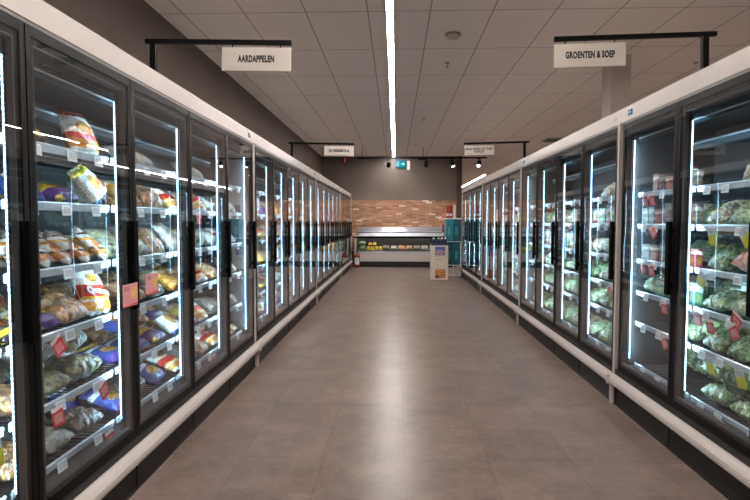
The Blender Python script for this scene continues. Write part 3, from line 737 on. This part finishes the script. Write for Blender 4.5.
def sign(side, y, lines, label, blabel, dx=0):
    sx = -1 if side == 'L' else 1
    px = -1.365 if side == 'L' else 1.70
    tipx = -.585 if side == 'L' else .879
    tipx += dx
    zb = 2.350 if side == 'L' else 2.372; th = .02 if side == 'L' else -.022
    zb += .02 if y > 5 else 0
    r = empty('sign_bracket', (px, y, 2.168)); tag(r, blabel, 'bracket'); top = zb-2.168
    r.rotation_euler = (0, th, 0)
    b = MB(); b.box((-.016, -.016, .0), (.016, .016, top), 0, .002); b.box((-.04, -.03, 0), (.04, .03, .005), 0, .001); b.build('post', MAT['bar'], r)
    b = MB(); x0, x1 = (-.045, tipx-px) if side == 'L' else (tipx-px, .06); b.box((x0, -.013, top-.004), (x1, .013, top+.020), 0, .002); b.build('crossbar', MAT['bar'], r)
    cx = tipx+.195*(-1 if side == 'L' else 1)
    s = empty('hanging_sign', (cx, y, zb-.0845-abs(th)*abs(cx-px))); s.rotation_euler = (0, th, 0); tag(s, label, 'sign')
    MB().box((-.196, -.004, -.066), (.196, .004, .066), 0, .006).build('board', MAT['signw'], s)
    for x in (-.135, .135): MB().tube((x, 0, .060), (x, 0, .0805), .0035, n=8).build('hook', MAT['bar'], s)
    n = len(lines)
    for i, (t, sz, w) in enumerate(lines):
        me = text_mesh(t, sz, MAT['ink'])
        ww = max(v.co.x for v in me.vertices)-min(v.co.x for v in me.vertices)
        me.transform(Matrix.Diagonal((w/ww, 1, 1, 1)))
        obj('lettering', me, s, (0, -.0047, .0 if n == 1 else .018-.036*i), (pi/2, 0, 0))
        obj('lettering', me, s, (0, .0047, .0 if n == 1 else .018-.036*i), (pi/2, 0, pi))
sign('L', 3.08, [('AARDAPPELEN', .050, .205)], 'nearest left hanging sign board reading AARDAPPELEN in black capitals', 'black sign bracket on nearest left freezer holding the AARDAPPELEN board')
sign('R', 3.13, [('GROENTEN & SOEP', .050, .270)], 'nearest right hanging sign board reading GROENTEN & SOEP in black capitals', 'black sign bracket on nearest right freezer holding the GROENTEN & SOEP board')
sign('L', 7.2, [('IJS DESSERTS &', .046, .27)], 'second left hanging sign board with one line of small black capitals', 'black sign bracket on second left freezer, farther down the aisle', .035)
sign('R', 7.35, [('MAALTIJDEN, VIS, VLEES', .036, .345), ('& PIZZA', .036, .13)], 'second right hanging sign board with two lines of small black capitals', 'black sign bracket on second right freezer, farther down the aisle', .03)

TY, TZ = 15.2, 3.10
r = empty('light_track', (0, TY, TZ)); tag(r, 'long black light track hung under the ceiling before the back wall', 'light track')
MB().box((-1.06, -.018, -.02), (2.5, .018, .02), 0, .003).build('track', MAT['bar'], r)
for x in (-.93, .75, 2.4): MB().tube((x, 0, .02), (x, 0, H-TZ-.001), .008, n=8).build('rod', MAT['bar'], r)
MB().box((.62, -.03, -.055), (.86, .03, -.021), 0, .004).build('feed_box', MAT['bar'], r)
def spot(x, yaw, pitch, lit, label):
    r = empty('spotlight', (x, TY, TZ-.021)); tag(r, label, 'spotlight', 'spotlights on the light track')
    b = MB(); b.box((-.05, -.015, -.02), (.05, .015, 0), 0, .003); b.tube((0, 0, -.02), (0, 0, -.08), .008); b.build('adapter', MAT['bar'], r)
    Mx = Matrix.Translation((0, 0, -.14)) @ Matrix.Rotation(yaw, 4, 'Z') @ Matrix.Rotation(pitch, 4, 'X')
    b = MB(); b.lathe([(.045, .085), (.055, .080), (.058, -.085), (.052, -.092), (.048, -.082)], M=Mx, n=24); b.build('head', MAT['bar'], r)
    b = MB(); b.lathe([(.002, -.0905), (.044, -.0900), (.044, -.084)], M=Mx, n=24); b.build('lens', MAT['bulb'], r)
    ld = bpy.data.lights.new('spot_beam', 'SPOT'); ld.energy = lit; ld.spot_size = radians(62); ld.spot_blend = .9; ld.color = (1, .92, .84); ld.shadow_soft_size = .05
    lo = bpy.data.objects.new('spot_beam', ld); link(lo, r); lo.matrix_local = Mx @ Matrix.Translation((0, 0, -.10))
spot(-.19, .25, .85, 150, 'first spotlight from the left on the black track, beside the exit sign')
spot(.84, 0, .85, 150, 'second spotlight on the black track, right of the exit sign')
spot(1.55, -2.6, .55, 60, 'third spotlight on the black track, its lens shining towards the aisle')
spot(2.28, 2.75, .75, 60, 'rightmost spotlight on the black track, tilted with its lens shining')

# exit sign under the track
r = empty('exit_sign', (.12, TY, TZ-.03)); tag(r, 'green exit sign with running figure and arrow under the light track', 'exit sign')
MB().box((-.15, -.02, -.05), (.15, .02, .0), 0, .003).build('holder', MAT['navy'], r)
MB().box((-.10, .022, -.29), (.24, .05, -.05), 0, .003).build('back_plate', MAT['exitg'], r)
MB().box((.19, -.015, -.29), (.27, .021, -.05), 0, .003).build('side_panel', MAT['cream'], r)
MB().box((-.15, -.02, -.22), (.15, .02, -.052), 0, .003).build('lit_panel', MAT['exitlit'], r)
b = MB(); y = -.0215                                              # doorway with a running figure, then an arrow
b.box((-.13, y, -.21), (-.118, y+.001, -.065)); b.box((-.118, y, -.077), (-.03, y+.001, -.065)); b.box((-.042, y, -.21), (-.03, y+.001, -.077))
Q = lambda x0, z0, x1, z1, w: b.box((-w, y, 0), (w, y+.001, math.hypot(x1-x0, z1-z0)), 0, 0, Matrix.Translation((x0, 0, z0)) @ Matrix.Rotation(math.atan2(x1-x0, z1-z0), 4, 'Y'))
b.tube((-.068, y, -.098), (-.068, y+.001, -.098), .012)
Q(-.072, -.112, -.085, -.155, .010); Q(-.085, -.155, -.062, -.175, .006); Q(-.062, -.175, -.066, -.205, .006); Q(-.085, -.155, -.098, -.180, .006); Q(-.098, -.180, -.116, -.182, .006); Q(-.074, -.118, -.052, -.140, .005); Q(-.074, -.118, -.100, -.130, .005)
Q(.02, -.136, .085, -.136, .011); Q(.075, -.100, .118, -.137, .011); Q(.075, -.172, .118, -.135, .011)
b.build('pictogram', MAT['exitw'], r)
# red extinguisher sign high on the back wall
r = empty('extinguisher_sign', (-1.60, 17.36, 3.29)); tag(r, 'red fire extinguisher sign with white symbol high on the back wall', 'sign')
MB().box((-.11, -.01, -.09), (.11, .03, .09), 0, .003).build('plate', MAT['red'], r)
b = MB(); b.box((-.022, -.0115, -.07), (.022, -.0105, .04), 0); b.box((-.008, -.0115, .04), (.008, -.0105, .065), 0); b.box((-.008, -.0115, .058), (.032, -.0105, .068), 0); b.build('symbol', MAT['wcap'], r)

# ------------------------------------------------------------------ back of the aisle: open counter freezer
CY = 16.15
r = empty('counter_freezer', (0, CY, 0)); tag(r, 'long open counter freezer with steel hood and white front before the brick wall', 'freezer')
x0, x1 = -1.22, 1.75
MB().box((x0, .05, 0), (x1, 1.0, .17)).build('plinth', MAT['kick'], r)
b = MB(); b.box((x0, 0, .17), (x1, 1.1, .44), 0, .008); b.build('front_panel', MAT['white'], r)
MB().box((x0, -.012, .44), (x1, .04, .475), 0, .004).build('bumper_strip', MAT['steel'], r)
b = MB(); b.box((x0+.05, .04, .44), (x1-.05, 1.05, .50)); b.box((x0+.05, 1.0, .50), (x1-.05, 1.05, .88)); b.build('tub', MAT['inner'], r)
for a, c in ((x0, x0+.05), (x1-.05, x1)): MB().box((a, -.005, .44), (c, 1.1, .885), 0, .006).build('end_panel', MAT['white'], r)
for k in range(2):
    a = x0+.05+k*(x1-x0-.1)/2; MB().box((a+.004, .012, .475), (a+(x1-x0-.1)/2-.004, .02, .86)).build('front_glass', MAT['cglass'], r)
MB().box((x0-.02, -.02, .86), (x1+.02, .10, .90), 0, .006).build('handrail', MAT['blackm'], r)
b = MB()
def slant(za, zb_, ya, yb_, mi):
    L_ = math.hypot(zb_-za, yb_-ya); Mx = Matrix.Translation((0, ya, za)) @ Matrix.Rotation(-math.atan2(yb_-ya, zb_-za), 4, 'X')
    b.box((x0+.10, 0, 0), (x1-.10, .02, L_), mi, .003, Mx)
slant(.92, 1.01, .22, .25, 0); slant(1.035, 1.05, .26, .265, 0); slant(1.06, 1.18, .27, .42, 0); b.box((x0+.10, .42, 1.165), (x1-.10, .8, 1.185), 0, .003)
b.build('hood', MAT['steel'], r)
MB().box((x0+.15, .11, .866), (x1-.15, .14, .884)).build('added_fill_lamp', emit('counter_fill_glow', (1, .95, .85), 12), r)  # added glow hidden behind the handrail, brightens the goods
b = MB(); b.box((x0+.11, .30, .90), (x1-.11, .34, 1.06)); b.box((x0+.11, .75, .88), (x1-.11, .8, 1.165)); b.build('hood_back', MAT['kick'], r)
# goods in the counter
def counter_pack(key, x, y, z, s, label, lean=62):
    var = random.randrange(2); shape = P[key][4]; me = SH[shape][var % len(SH[shape])][0]
    R = Matrix.Rotation(-pi/2, 4, 'Z') @ Matrix.Rotation(radians(-lean), 4, 'Y') @ Matrix.Scale(s, 4)
    lo, hi = extent(me, R)
    product(key, var, Matrix.Translation((x-(lo[0]+hi[0])/2, y-lo[1], z-lo[2])) @ R, label, 'packs in the counter freezer', False)
    return hi[0]-lo[0], hi[2]-lo[2]
x = x0+.12; i = 0
seq = ['green']+['ypack']*4+['brownc', 'grey', 'carrot', 'pasta', 'brownc', 'grey', 'olive', 'brownc', 'mixveg', 'olive', 'grey', 'brownc', 'wcarton', 'grey']
for key in seq:
    i += 1
    w = {'ypack': .115}.get(key, .225)
    counter_pack(key, x+w/2, .06+CY, .501, .98 if key != 'ypack' else 1.0, f'{P[key][1]} in the counter freezer, {ORD[i] if i < 21 else "last"} from its left end' if i < 21 else f'{P[key][1]} in the counter freezer, {"second last" if i == 21 else "last"} from its left end')
    x += w+.004
    if x > x1-.2: break
for k, (key, xx) in enumerate((('ypack', -.76), ('ypack', -.63), ('green', -.99))):
    counter_pack(key, xx, CY+.09, .645, 1.0, [f'yellow pack on top of the pile, nearer the extinguisher', 'yellow pack on top of the pile, farther from the extinguisher', 'pale green bag on top at left of the counter freezer'][k], 74)

# fire extinguisher by the end of the left freezers
r = empty('fire_extinguisher', (-1.13, 15.93, 0)); tag(r, 'red fire extinguisher standing on the floor at the end of the left freezers', 'fire extinguisher')
MB().lathe([(.066, .0), (.074, .01), (.075, .34), (.06, .385), (.03, .41), (.022, .43)], n=24).build('cylinder', MAT['red'], r, True)
b = MB(); b.tube((0, 0, .425), (0, 0, .46), .02); b.box((-.015, -.09, .455), (.015, .03, .467), 0, .003); b.box((-.015, -.08, .485), (.015, .03, .495), 0, .003); b.build('valve', MAT['blackm'], r)
b = MB(); b.tube((.02, 0, .44), (.08, -.02, .40), .009); b.tube((.08, -.02, .40), (.085, -.02, .14), .009); b.build('hose', MAT['blackm'], r)
b = MB(); b.lathe([(.0755, .10), (.0762, .105), (.0762, .29), (.0755, .295)], n=24); b.build('paper_label', print_mat('extinguisher_label', '#d9d5d0', [(.0, .1, 0, '#b8161c')], [], .5, .02, (.2, .9, 0, 1, '#3a3a3a')), r)

# carton display stand with three pictures
r = empty('display_stand', (1.02, 12.86, 0)); tag(r, 'cream cardboard display stand with three food pictures near the right freezers', 'display stand')
MB().box((-.20, -.16, 0), (.20, .16, .80), 0, .004).build('carton_body', MAT['cream'], r)
b = MB(); b.box((-.205, -.165, .535), (.205, .165, .541)); b.box((-.205, -.165, .27), (.205, .165, .276)); b.build('shelf_edge', MAT['greyp'], r)
for (za, zb_, xa, xb, mt) in ((.57, .77, -.10, .13, print_mat('violet_picture', '#5a5a9a', [(.55, 1, 0, '#4a6ab0')], [(.5, .35, .45, .3, '#d8c4c8', '#7a3a5a', 8)], .4, .02)),
                              (.30, .50, -.10, .14, print_mat('bowl_picture', '#d8c8b8', [], [(.5, .45, .4, .3, '#c7a78a', '#eee2d2', 6)], .4, .02, (.85, 1, .05, .6, '#4a3a3a'))),
                              (.04, .24, -.10, .14, print_mat('orange_dish_picture', '#c9783a', [], [(.5, .5, .45, .35, '#e8a85a', '#9a4a1e', 7), (.2, .15, .2, .2, '#5a2a1a', '#7a3a2a', 7)], .4, .02))):
    MB().box((xa, -.1615, za), (xb, -.1602, zb_)).build('picture', mt, r)
MB().box((-.19, -.15, .80), (.19, .15, .83), 0, .003).build('tray', MAT['navy'], r)
for k, (x, yy) in enumerate(((-.13, -.07), (-.02, -.06), (.055, -.08), (.14, -.06))):
    q = empty('bottle', (1.02+x, 12.86+yy, .8305)); tag(q, ['blue bottle with white cap on the display stand, leftmost of four', 'blue bottle with white cap on the display stand, second of four', 'blue bottle with white cap on the display stand, third of four', 'blue bottle with white cap on the display stand, by the teal boxes'][k], 'bottle', 'bottles on the display stand')
    MB().lathe([(.028, 0), (.034, .006), (.034, .08), (.026, .105), (.018, .115)], n=18).build('bottle_body', MAT['navy'], q, True)
    MB().lathe([(.021, .113), (.022, .117), (.022, .140), (.018, .143)], n=18).build('cap', MAT['wcap'], q)

# white rack of teal boxes
r = empty('wheeled_rack', (1.39, 13.42, 0)); tag(r, 'white wheeled rack holding teal boxes beside the right freezers', 'rack')
b = MB()
for x in (-.17, .17):
    for yy in (-.25, .25): b.tube((x, yy, .06), (x, yy, .84), .009, n=8)
for z in (.30, .865):
    b.box((-.18, -.26, z), (.18, .26, z+.012))
for x in (-.17, .17): b.tube((x, -.30, .065), (x, .30, .065), .012, n=8)
b.tube((-.17, -.28, .065), (.17, -.28, .065), .010, n=8); b.tube((0, -.27, .06), (0, -.25, .31), .009, n=8)
b.build('frame', MAT['wcap'], r)
for x in (-.17, .17):
    for yy in (-.28, .28):
        w = MB().tube((x-.012, yy, .028), (x+.012, yy, .028), .028, n=16).build('wheel', MAT['greyp'], r)
def tbox(x, y, z, w, d, h, mat, label, open_top=False):
    q = empty('gift_box', (x, y, z)); tag(q, label, 'box', 'teal boxes on the white rack')
    MB().box((-w/2, -d/2, 0), (w/2, d/2, h-.03), 0, .003).build('carton_body', mat, q)
    MB().box((-w/2-.002, -d/2-.002, h-.03), (w/2+.002, d/2+.002, h), 0, .003).build('lid', MAT['wcap'] if open_top else mat, q)
    MB().box((-w*.28, -d/2-.0035, h*.25), (w*.1, -d/2-.0012, h*.62)).build('printed_label', MAT['teal'] if mat is MAT['teal2'] else print_mat('pale_teal_label', '#4fa3ac', [], [(.5, .5, .4, .4, '#8fc7cc', '#3a8f98', 6)], .4, .02), q)
tbox(1.295, 13.42, .878, .165, .50, .56, MAT['teal'], 'upper teal box on the white rack, with a pale printed front', True)
tbox(1.475, 13.43, .878, .185, .50, .56, MAT['teal2'], 'upper dark teal box on the white rack, next to the freezer door', True)
tbox(1.300, 13.42, .313, .17, .48, .53, MAT['teal2'], 'lower teal box on the white rack, behind the display stand')
tbox(1.475, 13.43, .313, .17, .48, .53, MAT['teal2'], 'lower teal box on the white rack, next to the freezer door')
for k, (x, m_) in enumerate(((1.27, 'red'), (1.345, 'red'), (1.44, 'cream'))):
    q = empty('paper_roll', (x, 13.44, 1.4385)); tag(q, ['red paper roll standing on the teal boxes, left one', 'red paper roll standing on the teal boxes, middle of three', 'cream paper roll standing on the teal boxes'][k], 'roll', 'paper rolls on the teal boxes')
    MB().tube((0, 0, 0), (0, 0, .31), .030, n=18).build('wrap', MAT[m_], q); MB().tube((0, 0, .31), (0, 0, .318), .016, n=14).build('core', MAT['cream'], q)
    if k < 2: MB().tube((0, 0, .05), (0, 0, .11), .0306, n=18).build('paper_band', MAT['wcap'], q)
q = empty('stop_post', (1.20, 13.9, 0)); tag(q, 'red and white post standing behind the teal boxes', 'post')
MB().tube((0, 0, .01), (0, 0, 1.28), .022, n=14).build('pole', MAT['red'], q); MB().lathe([(.12, 0), (.12, .012), (.03, .03)], n=24).build('base', MAT['wcap'], q); MB().tube((0, 0, 1.0), (0, 0, 1.08), .0225, n=14).build('band', MAT['wcap'], q)

# ------------------------------------------------------------------ camera, world, view
R_, U_, F_ = Vector((0.99929389, 0.03755383, 0.00119745)), Vector((-0.00314322, 0.05179666, 0.99865271)), Vector((-0.03744121, 0.99795131, -0.05187812))
cam = bpy.data.cameras.new('camera'); cam.sensor_width = 36; cam.lens = 547.15/750*36; cam.clip_start = .05; cam.clip_end = 100
co = bpy.data.objects.new('camera', cam); COL.objects.link(co)
mw = Matrix((R_, U_, -F_)).transposed().to_4x4(); mw.translation = (0, 0, 1.35); co.matrix_world = mw
S.camera = co
w = bpy.data.worlds.new('world'); S.world = w; w.use_nodes = True
w.node_tree.nodes['Background'].inputs[0].default_value = (.9, .95, 1, 1); w.node_tree.nodes['Background'].inputs[1].default_value = .1
S.view_settings.view_transform = 'Standard'; S.view_settings.look = 'None'; S.view_settings.gamma = 1; S.view_settings.exposure = .12
S.view_settings.use_curve_mapping = False
S.cycles.transparent_max_bounces = 24; S.cycles.max_bounces = 12; S.cycles.diffuse_bounces = 7; S.cycles.glossy_bounces = 5
S.cycles.use_denoising = True
S.cycles.sample_clamp_indirect = 6
S.cycles.caustics_reflective = False; S.cycles.caustics_refractive = False
